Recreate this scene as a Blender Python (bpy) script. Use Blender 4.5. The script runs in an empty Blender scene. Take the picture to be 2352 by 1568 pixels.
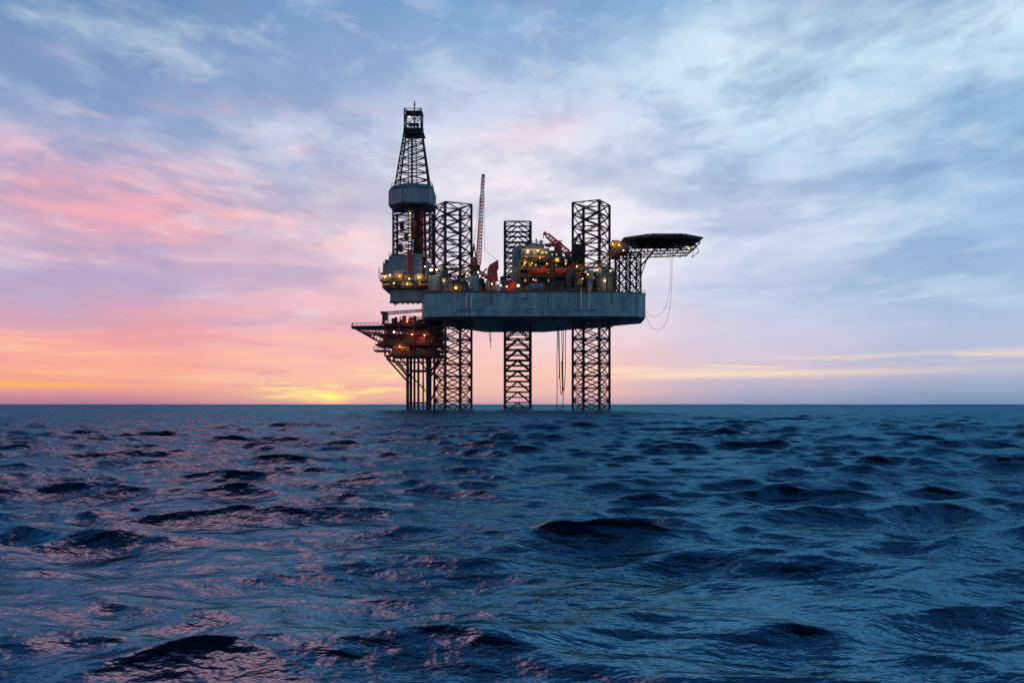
import bpy, math, random
import numpy as np
from mathutils import Vector, Matrix
random.seed(7); rng=np.random.default_rng(5)
scene=bpy.context.scene
scene.view_settings.view_transform='Standard'; scene.view_settings.look='None'; scene.view_settings.exposure=0
COL=scene.collection
EYE=1.7      # eye height above mean water, metres
DIST=300.0   # viewer to rig, metres
# elevation survey of the rig: drawing units -> metres, y = metres behind the main leg plane
def K(y): return (DIST+y)/DIST
def X(u,y=0.0): return (u-1176)/7.11*K(y)
def Z(v,y=0.0): return EYE+(928-v)/7.11*K(y)
def E(u,v,y=0.0): return Vector((X(u,y),y,Z(v,y)))
def s2l(c):
    return tuple((x/255/12.92 if x/255<=0.04045 else ((x/255+0.055)/1.055)**2.4) for x in c)

# ------------------------------------------------------------ materials
def newmat(name):
    m=bpy.data.materials.new(name); m.use_nodes=True
    nt=m.node_tree; b=nt.nodes['Principled BSDF']; return m,nt,b
def paint(name,c1,c2,rough=0.55,scale=0.6,metal=0.0,streak=True,ribs=0,lo=0.42,hi=0.68,c3=None):
    m,nt,b=newmat(name); N=nt.nodes; L=nt.links
    tc=N.new('ShaderNodeTexCoord'); mp=N.new('ShaderNodeMapping'); L.new(tc.outputs['Object'],mp.inputs[0])
    mp.inputs['Scale'].default_value=(1,1,0.18 if streak else 1)
    n=N.new('ShaderNodeTexNoise'); n.inputs['Scale'].default_value=scale; n.inputs['Detail'].default_value=5; n.inputs['Roughness'].default_value=0.65
    L.new(mp.outputs[0],n.inputs['Vector'])
    r=N.new('ShaderNodeValToRGB'); r.color_ramp.elements[0].position=lo; r.color_ramp.elements[1].position=hi
    r.color_ramp.elements[0].color=(*c1,1); r.color_ramp.elements[1].color=(*c2,1)
    L.new(n.outputs['Fac'],r.inputs[0]); src=r.outputs[0]
    if c3:   # rust runs and stains: narrow vertical streaks in several tones
        for sc,colr,a0,a1,amt,sz in((1.2,c3,0.53,0.68,0.7,0.06),(0.30,(0.04,0.14,0.17),0.45,0.62,0.7,0.6),(2.6,(0.18,0.075,0.04),0.60,0.70,0.65,0.05),(0.8,(0.32,0.50,0.50),0.56,0.70,0.55,0.15)):
            mp2=N.new('ShaderNodeMapping'); L.new(tc.outputs['Object'],mp2.inputs[0]); mp2.inputs['Scale'].default_value=(1.1,1.1,sz); mp2.inputs['Location'].default_value=(sc*9,sc*3,0)
            n2=N.new('ShaderNodeTexNoise'); n2.inputs['Scale'].default_value=sc; n2.inputs['Detail'].default_value=5; n2.inputs['Roughness'].default_value=0.7; L.new(mp2.outputs[0],n2.inputs['Vector'])
            mr=N.new('ShaderNodeMapRange'); mr.inputs[1].default_value=a0; mr.inputs[2].default_value=a1; mr.inputs[4].default_value=amt; L.new(n2.outputs['Fac'],mr.inputs[0])
            mx=N.new('ShaderNodeMix'); mx.data_type='RGBA'; L.new(mr.outputs[0],mx.inputs[0]); L.new(src,mx.inputs[6]); mx.inputs[7].default_value=(*colr,1); src=mx.outputs[2]
    L.new(src,b.inputs['Base Color'])
    b.inputs['Roughness'].default_value=rough; b.inputs['Metallic'].default_value=metal
    bp=N.new('ShaderNodeBump'); bp.inputs['Strength'].default_value=0.5; bp.inputs['Distance'].default_value=0.15
    if ribs:
        w=N.new('ShaderNodeTexWave'); w.inputs['Scale'].default_value=ribs; w.wave_type='BANDS'; w.bands_direction='X'
        L.new(tc.outputs['Object'],w.inputs['Vector']); L.new(w.outputs['Fac'],bp.inputs['Height'])
    else: L.new(n.outputs['Fac'],bp.inputs['Height'])
    L.new(bp.outputs[0],b.inputs['Normal'])
    return m
def glow(name,c,s):
    m,nt,b=newmat(name); b.inputs['Base Color'].default_value=(*c,1)
    b.inputs['Emission Color'].default_value=(*c,1); b.inputs['Emission Strength'].default_value=s
    m.cycles.emission_sampling='NONE'
    return m
M={}
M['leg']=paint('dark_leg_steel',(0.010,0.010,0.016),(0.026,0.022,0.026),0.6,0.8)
M['hull']=paint('weathered_hull_paint',(0.08,0.27,0.32),(0.18,0.43,0.47),0.5,0.35,c3=(0.045,0.09,0.095),lo=0.35,hi=0.66)
M['rib']=paint('hull_stiffener_paint',(0.05,0.16,0.19),(0.12,0.28,0.31),0.5,0.5)
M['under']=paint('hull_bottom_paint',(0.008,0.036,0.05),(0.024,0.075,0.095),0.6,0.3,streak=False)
M['grey']=paint('grey_cladding',(0.12,0.24,0.28),(0.25,0.38,0.42),0.5,0.6,ribs=0.9)
M['pale']=paint('pale_module_paint',(0.20,0.31,0.35),(0.33,0.44,0.47),0.5,0.8)
M['block']=paint('blue_grey_block_paint',(0.05,0.15,0.19),(0.12,0.24,0.29),0.5,0.6)
M['dark']=paint('dark_machinery_steel',(0.008,0.011,0.016),(0.032,0.032,0.036),0.6,1.2)
M['mid']=paint('mid_grey_steel',(0.025,0.055,0.065),(0.07,0.11,0.12),0.55,1.0)
M['red']=paint('red_paint',(0.40,0.015,0.015),(0.22,0.01,0.012),0.5,1.0)
M['boomred']=paint('crane_boom_red_paint',(0.72,0.03,0.02),(0.55,0.02,0.02),0.5,1.0)
M['rust']=paint('rusty_red_steel',(0.12,0.017,0.014),(0.04,0.012,0.013),0.6,1.0)
M['white']=paint('white_paint',(0.8,0.8,0.8),(0.6,0.6,0.62),0.5,1.0)
M['yellow']=paint('yellow_paint',(0.48,0.25,0.02),(0.26,0.13,0.02),0.5,1.0)
M['orange']=paint('lifeboat_orange',(0.80,0.095,0.025),(0.6,0.06,0.02),0.4,0.7)
M['rope']=paint('black_hose_rubber',(0.012,0.012,0.015),(0.02,0.02,0.025),0.7,2)
M['green']=paint('helideck_green_paint',(0.03,0.11,0.10),(0.06,0.16,0.14),0.7,0.7,streak=False)
M['warm']=glow('warm_lamp_glass',(1,0.42,0.08),7)
M['cool']=glow('white_lamp_glass',(1,0.80,0.50),13)
M['window']=glow('lit_window_glass',(1,0.50,0.12),0.8)
M['wdark']=paint('dark_window_glass',(0.01,0.015,0.02),(0.02,0.025,0.03),0.1,1)

# ------------------------------------------------------------ mesh builder
class MB:
    def __init__(s): s.v=[]; s.f=[]; s.m=[]; s.mats=[]
    def mi(s,m):
        if m not in s.mats: s.mats.append(m)
        return s.mats.index(m)
    def add(s,vs,fs,m):
        o=len(s.v); s.v+= [tuple(v) for v in vs]; k=s.mi(m)
        for f in fs: s.f.append(tuple(i+o for i in f)); s.m.append(k)
    def box(s,x0,x1,y0,y1,z0,z1,m,rot=0.0):
        vs=[(x0,y0,z0),(x1,y0,z0),(x1,y1,z0),(x0,y1,z0),(x0,y0,z1),(x1,y0,z1),(x1,y1,z1),(x0,y1,z1)]
        if rot:
            cx,cy=(x0+x1)/2,(y0+y1)/2; c,sn=math.cos(rot),math.sin(rot)
            vs=[(cx+(a-cx)*c-(b-cy)*sn,cy+(a-cx)*sn+(b-cy)*c,z) for a,b,z in vs]
        s.add(vs,[(0,3,2,1),(4,5,6,7),(0,1,5,4),(1,2,6,5),(2,3,7,6),(3,0,4,7)],m)
    def ebox(s,u0,u1,v0,v1,y0,y1,m,rot=0.0):
        s.box(X(u0,y0),X(u1,y0),y0,y1,Z(v1,y0),Z(v0,y0),m,rot)
    def beam(s,p,q,r,m,n=6,r2=None):
        p=Vector(p); q=Vector(q); d=q-p
        if d.length<1e-5: return
        d.normalize(); a=Vector((0,0,1)) if abs(d.z)<0.9 else Vector((1,0,0))
        e1=d.cross(a).normalized(); e2=d.cross(e1); r2=r if r2 is None else r2
        vs=[]
        for P,R in((p,r),(q,r2)):
            for i in range(n):
                t=2*math.pi*(i+0.5)/n; vs.append(P+e1*math.cos(t)*R+e2*math.sin(t)*R)
        fs=[(i,(i+1)%n,n+(i+1)%n,n+i) for i in range(n)]+[tuple(range(n-1,-1,-1)),tuple(range(n,2*n))]
        s.add(vs,fs,m)
    def prism(s,poly,z0,z1,m,mb=None,poly2=None):
        n=len(poly); p2=poly2 or poly
        vs=[(x,y,z0) for x,y in poly]+[(x,y,z1) for x,y in p2]
        s.add(vs,[(i,(i+1)%n,n+(i+1)%n,n+i) for i in range(n)],m)
        s.add(vs,[tuple(range(n,2*n))],m); s.add(vs,[tuple(range(n-1,-1,-1))],mb or m)
    def rail(s,pts,m,h=1.2,step=2.0,r=0.06):
        for a,b in zip(pts[:-1],pts[1:]):
            a=Vector(a); b=Vector(b); n=max(1,int((b-a).length/step))
            for k in(0.5,1.0): s.beam(a+Vector((0,0,h*k)),b+Vector((0,0,h*k)),r,m,4)
            for i in range(n+1):
                p=a.lerp(b,i/n); s.beam(p,p+Vector((0,0,h)),r,m,4)
    def truss(s,P0,P1,n,r,rb,m,style='X'):
        a,b=map(Vector,P0); c,d=map(Vector,P1)
        for i in range(n+1):
            t=i/n; s.beam(a.lerp(c,t),b.lerp(d,t),rb,m,5)
        for i in range(n):
            t,t2=i/n,(i+1)/n; A=a.lerp(c,t);B=b.lerp(d,t);C=a.lerp(c,t2);D=b.lerp(d,t2)
            if style=='X': s.beam(A,D,rb,m,5); s.beam(B,C,rb,m,5)
            elif style=='K':
                mid=(C+D)/2; s.beam(A,mid,rb,m,5); s.beam(B,mid,rb,m,5)
                q1=A.lerp(mid,0.5); q2=B.lerp(mid,0.5); s.beam(q1,q2,rb*0.8,m,5); s.beam(q1,A.lerp(C,0.5),rb*0.8,m,5); s.beam(q2,B.lerp(D,0.5),rb*0.8,m,5)
    def frame(s,c0,c1,n,r,rb,m,style='X'):
        for a,b in zip(c0,c1): s.beam(a,b,r,m,8)
        k=len(c0)
        for i in range(k): s.truss((c0[i],c0[(i+1)%k]),(c1[i],c1[(i+1)%k]),n,r,rb,m,style)
WLOC={}
def make(name,mb,parent=None,smooth=False,label=None,origin=None):
    me=bpy.data.meshes.new(name); vs=np.array(mb.v,dtype=float)
    c=(vs.min(0)+vs.max(0))/2 if origin is None else np.array(origin)
    me.from_pydata((vs-c).tolist(),[],mb.f); 
    for m in mb.mats: me.materials.append(M[m])
    me.polygons.foreach_set('material_index',mb.m)
    if smooth: me.polygons.foreach_set('use_smooth',[True]*len(mb.f))
    me.update()
    o=bpy.data.objects.new(name,me); COL.objects.link(o); put(o,c,parent)
    if label: o['label']=label
    return o
def put(o,c,parent):
    o.location=Vector(c); WLOC[o.name]=Vector(c)
    if parent:
        o.parent=parent; o.matrix_parent_inverse=Matrix.Translation(-WLOC[parent.name])
def thing(name,loc,label,cat,group=None):
    e=bpy.data.objects.new(name,None); e.empty_display_size=3; COL.objects.link(e); put(e,loc,None)
    e['label']=label; e['category']=cat
    if group: e['group']=group
    return e

rig=thing('oil_rig',(X(1230),10,0),'blue-grey jack-up drilling rig on three lattice legs in the sea','oil rig')

# ------------------------------------------------------------ legs
def leg(u,y,rot,vtop,n,style,w=9.1,rb=0.2):
    b=MB(); cx=X(u,y); zt=Z(vtop,y-4); zb=-9.0
    c0=[];c1=[]
    for k in range(4):
        a=rot+math.pi/4+k*math.pi/2; dx,dy=w/math.sqrt(2)*math.cos(a),w/math.sqrt(2)*math.sin(a)
        c0.append(Vector((cx+dx,y+dy,zb))); c1.append(Vector((cx+dx,y+dy,zt)))
    b.frame(c0,c1,n,0.42,rb,'leg',style)
    for i in range(n+1):
        t=i/n; P=[p.lerp(q,t) for p,q in zip(c0,c1)]
        mids=[(P[k]+P[(k+1)%4])/2 for k in range(4)]
        for k in range(4): b.beam(mids[k],mids[(k+1)%4],0.13,'leg',4)
    for k,(p,q) in enumerate(zip(c0,c1)):
        d=Vector((p.x-cx,p.y-y,0)).normalized(); t=Vector((-d.y,d.x,0))
        z=0.5
        while z<zt-0.4:
            for sg in(-1,1):
                c=Vector((p.x,p.y,z))+t*sg*0.45
                b.box(c.x-0.13,c.x+0.13,c.y-0.13,c.y+0.13,z,z+0.34,'leg',math.atan2(t.y,t.x))
            z+=0.75
    return make('leg',b,rig)
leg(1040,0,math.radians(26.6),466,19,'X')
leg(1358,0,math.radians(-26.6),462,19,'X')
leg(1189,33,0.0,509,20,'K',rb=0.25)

# ------------------------------------------------------------ hull
zb,zt=28.35,36.75
hp=[(X(974,-7),-6.5),(X(1040,-9),-9.2),(X(1408,-9),-9.2),(X(1467,-8),-7.5),(X(1483,-4),-3.0),(X(1478,6),6),
    (X(1250,44),44),(X(1112,44),44),(X(968,4),6)]
b=MB()
b.prism(hp,zb+0.9,zt,'hull')
hx0=sum(p[0] for p in hp)/len(hp)
hp2=[((x-hx0)*0.975+hx0,(y-14)*0.965+14) for x,y in hp]
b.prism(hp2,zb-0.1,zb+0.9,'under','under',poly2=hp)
for (x0,y0),(x1,y1) in zip(hp,hp[1:]+hp[:1]):
    L=math.hypot(x1-x0,y1-y0); nx,ny=(y1-y0)/L,-(x1-x0)/L
    b.beam((x0+nx*.1,y0+ny*.1,zt+0.05),(x1+nx*.1,y1+ny*.1,zt+0.05),0.22,'mid',4)
    b.beam((x0+nx*.05,y0+ny*.05,zb+2.2),(x1+nx*.05,y1+ny*.05,zb+2.2),0.06,'hull',4)
    n=max(1,int(L/9.5))
    for i in range(n+1):
        x=x0+(x1-x0)*i/n+nx*.02; y=y0+(y1-y0)*i/n+ny*.02
        b.beam((x,y,zb+1.0),(x,y,zt),0.06,'rib',4)
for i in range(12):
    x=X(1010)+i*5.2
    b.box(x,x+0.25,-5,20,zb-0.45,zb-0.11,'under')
hull=make('hull',b,rig,label='weathered blue-grey hull with rust streaks')
for u0,u1,v0,v1 in((1071,1082,679,708),(1335,1353,664,708)):
    b=MB(); y=-9.7
    b.beam(E(u0,v0,y),E(u0,v1,y),0.16,'white',6); b.beam(E(u1,v0,y),E(u1,v1,y),0.16,'white',6)
    for i in range(7): v=v0+(v1-v0)*i/6; b.beam(E(u0,v,y),E(u1,v,y),0.08,'grey',4)
    b.beam(E(u0-18,v1+3,y),E(u1+20,v1+3,y),0.17,'grey',6)
    for uu in(u0-12,u1+12): b.beam(E(uu,v1+3,y),E(uu,v1+1,-9.0),0.1,'grey',4)
    make('boarding_ladder',b,rig)
b=MB()
b.ebox(1209,1225,709,710,-9.4,-9.15,'rust'); b.ebox(1209,1225,717,718,-9.4,-9.15,'rust'); b.ebox(1209,1210,710,717,-9.4,-9.15,'rust'); b.ebox(1224,1225,710,717,-9.4,-9.15,'rust')
make('hull_marking',b,rig)
b=MB(); b.beam(E(1205,684,-9.4),E(1205,692,-9.4),0.3,'rib',8,0.15); b.ebox(1197,1213,683,685,-9.8,-9.15,'rib'); make('fairlead_bracket',b,rig)
for u,v in ((1128,700),(1260,698),(1166,690),(1404,700)):
    b=MB(); b.beam(E(u,671,-9.5),E(u,v,-9.5),0.09,'rust',5); make('discharge_pipe',b,rig)

b=MB(); b.rail([(x,y,zt+0.05) for x,y in hp]+[(hp[0][0],hp[0][1],zt+0.05)],'yellow',1.2,2.2,0.045)
make('railing',b,rig)

# ------------------------------------------------------------ cluttered equipment helper
def clutter(b,u0,u1,v0,v1,y0,y1,n,mats,pipes=0,seed=0,wmax=3.2):
    R=random.Random(seed); base=Z(v1,y0); top=Z(v0,y0)
    for i in range(n):
        m=R.choice(mats); w=R.uniform(0.5,wmax); d=R.uniform(0.8,3); d=min(d,(y1-y0)*0.9); h=R.uniform(0.15,1.0)**1.3*(top-base)
        x=R.uniform(X(u0,y0),X(u1,y0)-w); y=R.uniform(y0,y1-d)
        k=R.random()
        if k<0.5: b.box(x,x+w,y,y+d,base,base+h,m)
        elif k<0.75: b.beam((x,y,base),(x,y,base+h),w*0.25,m,10)
        else:
            zz=base+R.uniform(0.3,max(0.4,h)); b.beam((x,y,zz),(x+w*1.4,y,zz),w*0.18,m,10)
            b.beam((x+w*.3,y,base),(x+w*.3,y,zz),0.12,m,4); b.beam((x+w,y,base),(x+w,y,zz),0.12,m,4)
    for i in range(pipes):
        m=R.choice(mats); x=R.uniform(X(u0,y0),X(u1,y0)); z=R.uniform(base,top); y=R.uniform(y0,y1)
        if R.random()<0.5: b.beam((x,y,base),(x,y,z),R.uniform(.08,.16),m,5)
        else:
            x2=min(X(u1,y0),x+R.uniform(2,7)); b.beam((x,y,z),(x2,y,z),R.uniform(.08,.16),m,5); b.beam((x,y,base),(x,y,z),0.09,m,4)

def jack(u,y,v0,hw,rot,seed,base=zt):
    b=MB(); cx=X(u,y); top=Z(v0,y)
    for k in range(4):
        a=rot+math.pi/4+k*math.pi/2
        px,py=cx+7.4*math.cos(a),y+7.4*math.sin(a)
        b.box(px-1.0,px+1.0,py-1.0,py+1.0,base,top,'mid',rot)
        for j in range(4):
            z=base+0.6+j*1.5
            if z<top-1: b.beam((px-1.4*math.cos(a+1.57),py-1.4*math.sin(a+1.57),z),(px+1.4*math.cos(a+1.57),py+1.4*math.sin(a+1.57),z),0.5,'dark',8)
    cs=[Vector((cx+7.4*math.cos(rot+math.pi/4+k*math.pi/2),y+7.4*math.sin(rot+math.pi/4+k*math.pi/2),top)) for k in range(4)]
    for k in range(4): b.beam(cs[k],cs[(k+1)%4],0.3,'mid',4)
    b.rail(cs+[cs[0]],'yellow',1.2,1.8,0.05)
    make('jacking_tower',b,rig)
jack(1040,0,626,50,math.radians(26.6),1); jack(1358,0,622,50,math.radians(-26.6),2); jack(1189,33,640,40,0,3)

b=MB(); clutter(b,980,1112,628,668,-6.5,4,54,['dark','mid','block','dark','dark','yellow','grey'],50,5,2.4)
b.ebox(1010,1040,640,668,-7.5,-3,'mid'); b.ebox(1042,1075,646,668,-7.8,-4,'dark'); b.ebox(984,1010,632,668,-6,2,'block')
b.ebox(1078,1100,634,668,-6.2,-2,'block')
make('deck_machinery',b,rig)
b=MB(); clutter(b,1108,1185,642,668,-6,10,44,['dark','mid','dark','red','pale','mid'],36,9,2.4)
b.ebox(1128,1160,655,668,-5,0,'mid'); b.beam(E(1095,652,-4),E(1110,630,-4),0.3,'red'); b.beam(E(1110,630,-4),E(1128,640,-4),0.25,'red')
for i in range(6): b.beam(E(1108+i*3,664,2),E(1170+i*3,660,2),0.2,'dark')
make('pipe_rack',b,rig)
b=MB(); clutter(b,1185,1320,643,668,-6,8,70,['dark','mid','block','dark','dark','dark'],64,14,2.2)
b.ebox(1218,1248,650,668,-4,0,'block'); b.ebox(1185,1320,666.5,668.2,-6,9,'dark')
make('deck_machinery',b,rig)
b=MB(); clutter(b,1322,1412,612,668,-6.5,4,58,['dark','mid','block','dark','yellow','dark'],60,21,2.2)
b.ebox(1378,1392,612,668,-8,-5.5,'block'); b.ebox(1395,1408,630,668,-7,-4,'mid')
make('deck_machinery',b,rig)
b=MB(); clutter(b,1262,1345,585,618,12,20,44,['dark','mid','dark','block','dark'],56,27,2.2)
for i in range(7): b.beam(E(1288+i*8,585+(i%3)*5,11),E(1292+i*8,636,11),0.12,['dark','yellow','mid'][i%3],5)
b.ebox(1296,1330,618,620,10,20,'mid'); b.rail([E(1292,618,9.8),E(1345,618,9.8)],'yellow',1.2,1.6,0.05)
for i in range(4): b.beam(E(1300+i*11,620,13),E(1300+i*11,668,13),0.2,'mid',5)
make('process_pipework',b,rig)

# ------------------------------------------------------------ cantilever and drill floor
b=MB()
for y in(3.5,16.5):
    b.ebox(896,1075,663,693,y,y+1.0,'block')
    for i in range(20):
        u=898+i*9; b.ebox(u,u+1.2,665,691,y-0.18,y,'block')
    b.ebox(894,1075,661,663.4,y-0.5,y+1.4,'mid'); b.ebox(894,1075,692,695,y-0.5,y+1.4,'dark')
b.box(X(897,4),X(900,4),4.6,16.4,Z(692,4),Z(664,4),'block')
for i in range(7): x=X(903+i*12,4); b.box(x,x+.3,4.6,16.4,Z(690,4),Z(680,4),'dark')
make('cantilever_beam',b,rig)
b=MB()
b.ebox(872,1000,641,645,1,20,'mid'); b.ebox(878,992,655,661,1.6,19,'dark')
b.ebox(900,990,645,655,4,17,'mid')
clutter(b,876,992,626,641,1.4,4,40,['dark','mid','block','grey'],34,31,2.2)
clutter(b,880,992,646,656,1.2,3.5,30,['dark','mid','yellow','block'],24,32,2.2)
clutter(b,966,996,596,641,3.5,9,18,['dark','mid','block','grey'],20,33,2.0)
for u in(874,898,925,955,985): b.beam(E(u,641,1.3),E(u+(8 if u<900 else 0),661,1.6),0.22,'yellow',5)
b.rail([E(872,641,1.0),E(1000,641,1.0)],'yellow',1.3,1.6,0.06); b.rail([E(872,641,1.0),Vector((X(872,1),20,Z(641,1)))],'yellow',1.3,1.6,0.06)
b.rail([E(878,656,1.5),E(992,656,1.5)],'yellow',1.2,1.8,0.05)
b.beam(E(870,612,2),E(870,641,2),0.1,'yellow',5); b.beam(E(880,600,2),E(880,641,2),0.1,'mid',5)
b.rail([E(872,626,2),E(893,626,2)],'yellow',1.2,1.5,0.06); b.ebox(872,894,626,627.5,2,6,'mid')
b.ebox(880,893,604,626,3,8,'block'); b.ebox(884,892,596,604,4,8,'mid')
make('drill_floor',b,rig)
b=MB()
b.ebox(893,937,587,632,3,17,'grey'); b.ebox(946,970,583,636,3.4,17,'grey'); b.ebox(937,946,575,632,2.6,5,'red')
b.ebox(970,976,590,630,5,16,'block'); b.ebox(898,930,583,587,4,14,'mid')
for i in range(5): b.ebox(948,968,588+i*10,589+i*10,3.2,3.4,'mid')
for i in range(6): b.ebox(898+i*6,898.7+i*6,588,631,2.85,3.0,'mid')
b.rail([E(893,587,3),E(937,587,3)],'mid',1.1,1.6,0.07)
make('wind_wall',b,rig,label='corrugated grey wall round the drill floor with red door')

# ------------------------------------------------------------ derrick
dy=10.0; k=K(dy)
def sq(u0,u1,v,y=dy,f=1.0):
    x0,x1=X(u0,y),X(u1,y); h=(x1-x0)/2*f; z=Z(v,y)
    return [Vector((x0,y-h,z)),Vector((x1,y-h,z)),Vector((x1,y+h,z)),Vector((x0,y+h,z))]
b=MB()
b.frame(sq(908,990,600),sq(908,990,484),6,0.30,0.17,'dark','X')
b.frame(sq(911,988,440),sq(931,969,303),8,0.24,0.13,'dark','X')
b.frame(sq(931,969,303),sq(931,969,255),2,0.22,0.12,'dark','X')
for u in(938,946,961): b.beam(E(u,600,dy),E(u if u<950 else 955,300,dy),0.14 if u!=946 else 0.3,'dark',5)
b.beam(E(970,610,dy-5),E(968,486,dy-5),0.55,'red',8); b.beam(E(978,612,dy-5),E(975,486,dy-5),0.45,'rust',8)
for i in range(9): b.beam(E(950+i*2,605,dy+1),E(951+i*1.8,470,dy+1),0.16,'dark',5)
for i,(u,v) in enumerate(((915,560),(928,535),(957,550),(918,510),(962,520),(935,575))): b.ebox(u,u+8,v,v+14,7+i%3,10+i%3,['dark','mid','rust'][i%3])
b.rail([E(907,484,4.5),E(990,484,4.5)],'mid',1.1,2,0.06); b.rail([E(907,545,4.5),E(990,545,4.5)],'dark',1.1,2,0.06)
der=make('derrick',b,rig,label='tall dark lattice drilling derrick')
b=MB()
wp=[(896,7.0),(931,2.0),(989,3.2),(998,6.0),(998,15),(960,18.5),(900,16)]
z0,z1,z2=Z(476,dy),Z(443,dy),Z(432,dy)
P0=[(X(u,dy),yy) for u,yy in wp]; cx=sum(p[0] for p in P0)/7
P1=[(cx+(x-cx)*0.90,10+(y-10)*0.86) for x,y in P0]; Pm=[(cx+(x-cx)*0.97,10+(y-10)*0.96) for x,y in P0]
b.prism(P0,z0,z1,'grey'); b.prism(P0,z1,z2,'block',poly2=P1); b.prism(Pm,Z(480,dy),z0,'mid','dark',poly2=P0)
for (x0,y0),(x1,y1) in zip(P0,P0[1:]+P0[:1]):
    b.beam((x0,y0,z0),(x0,y0,z1),0.16,'mid',4); b.beam((x0,y0,z1),(x1,y1,z1),0.12,'mid',4); b.beam((x0,y0,z0),(x1,y1,z0),0.14,'mid',4)
    n=max(2,int(math.hypot(x1-x0,y1-y0)/1.3))
    for i in range(1,n): xx,yy=x0+(x1-x0)*i/n,y0+(y1-y0)*i/n; b.beam((xx,yy,z0),(xx,yy,z1),0.07,'block',4)
b.rail([Vector((x,y,z2)) for x,y in P1],'dark',1.1,1.5,0.07)
make('windshield_box',b,der)
b=MB(); b.ebox(930,970,293,302,7.5,12.5,'dark'); b.ebox(927,973,303,305,6.5,13.5,'dark'); b.ebox(931,969,254,255.4,7.2,12.8,'dark')
for u in(942,950,958): b.beam(E(u,287,8.5),E(u,287,11),0.7,'dark',10)
b.rail([E(927,303,6.5),E(973,303,6.5)],'dark',1.2,1.2,0.07)
make('crown_block',b,der)
b=MB(); b.beam(E(952,300,6.4),E(952,232,6.4),0.28,'dark',6,0.17); b.beam(E(948,240,6.4),E(956,240,6.4),0.09,'dark',4)
make('antenna_mast',b,der)
b=MB(); b.ebox(943,957,508,530,9,12,'red'); b.ebox(946,954,530,548,9.5,11.5,'dark'); b.beam(E(948,508,10),E(948,305,10),0.08,'dark',4); b.beam(E(953,508,10),E(953,305,10),0.08,'dark',4)
b.ebox(944,956,428,440,9,12,'dark')
make('travelling_block',b,der)

# ------------------------------------------------------------ cranes
def boom(b,p,q,w0,w1,n,mats,r=0.12,rb=0.08,first=None,sw=0.0,per=2):
    p=Vector(p);q=Vector(q); d=(q-p).normalized(); e1=Vector((0,1,0)); e2=d.cross(e1).normalized()
    for i in range(n):
        t,t2=i/n,(i+1)/n; m=first if (first and t<sw) else mats[(i//per)%len(mats)]
        def ring(t):
            f=w0+(w1-w0)*t
            if t<0.08: f*=0.4+0.6*t/0.08
            c=p.lerp(q,t); return [c+e1*f/2*a+e2*f/2*bb for a,bb in((-1,-1),(1,-1),(1,1),(-1,1))]
        A,B=ring(t),ring(t2)
        for k in range(4):
            b.beam(A[k],B[k],r,m,4); b.beam(A[k],B[(k+1)%4],rb,m,4); b.beam(A[k],A[(k+1)%4],rb,m,4)
crane=MB(); crane.beam(E(1092,668,-3),E(1092,618,-3),1.1,'mid',12); crane.ebox(1082,1102,608,620,-5,-1,'dark')
c1=make('crane',crane,rig,label='red lattice-boom crane with boom raised nearly upright')
b=MB(); boom(b,E(1098,618,-3),E(1110,402,-3),1.6,0.8,28,['boomred','white'],0.17,0.12,'boomred',0.42,3)
b.ebox(1107,1113,400,405,-3.6,-2.4,'dark'); make('boom',b,c1)
b=MB(); b.ebox(1081,1092,590,610,-5.5,-1.5,'red'); b.ebox(1083,1090,593,600,-5.6,-5.5,'wdark')
b.beam(E(1084,608,-3),E(1088,560,-3),0.2,'dark'); b.beam(E(1096,608,-3),E(1088,560,-3),0.2,'dark'); make('crane_cab',b,c1)
b=MB(); b.beam(E(1088,560,-3),E(1109,404,-3),0.07,'dark',4); b.beam(E(1112,404,-3),E(1113,575,-3),0.06,'dark',4); b.beam(E(1113,575,-3),E(1146,600,-3),0.06,'dark',4); make('cable',b,c1)
b=MB(); b.beam(E(1132,668,-2),E(1132,640,-2),1.0,'mid',12)
c2=make('crane',b,rig,label='red crane house with tilted gantry and stowed boom')
b=MB()
pl=[(1119,642),(1119,620),(1124,608),(1138,600),(1144,596),(1145,612),(1141,618),(1143,630),(1144,642)]
n=len(pl); vs=[E(u,v,-4) for u,v in pl]+[Vector((X(u,-4),0.5,Z(v,-4))) for u,v in pl]
b.add(vs,[tuple(range(n-1,-1,-1)),tuple(range(n,2*n))]+[(i,(i+1)%n,n+(i+1)%n,n+i) for i in range(n)],'red')
b.ebox(1122,1130,625,633,-4.2,-4,'wdark'); b.beam(E(1118,616,-3),E(1108,628,-3),0.25,'red'); b.beam(E(1121,640,-3),E(1100,622,-3),0.22,'red')
make('crane_cab',b,c2)
b=MB(); boom(b,E(1126,640,-3.5),E(1090,618,-3.5),1.3,0.8,10,['red'],0.12,0.08); make('boom',b,c2)
b=MB(); b.beam((X(1318,10),10,zt),E(1318,590,10),1.2,'mid',12); b.ebox(1305,1342,578,600,8,13,'dark'); b.ebox(1318,1345,560,580,8.5,12,'dark')
b.beam(E(1312,580,10),E(1330,536,10),0.28,'dark'); b.beam(E(1342,580,10),E(1330,536,10),0.28,'dark')
c3=make('crane',b,rig,label='dark pedestal crane with red lattice boom over the cabins')
b=MB(); boom(b,E(1308,584,8),E(1256,540,8),1.8,1.3,9,['boomred'],0.2,0.13); b.beam(E(1256,540,8),E(1249,534,8),0.55,'boomred'); b.beam(E(1249,534,8),E(1248,548,8),0.12,'dark'); make('boom',b,c3)
b=MB(); b.ebox(1298,1310,578,592,7,9.5,'mid'); b.ebox(1300,1308,580,586,6.85,7,'wdark'); make('crane_cab',b,c3)

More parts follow.
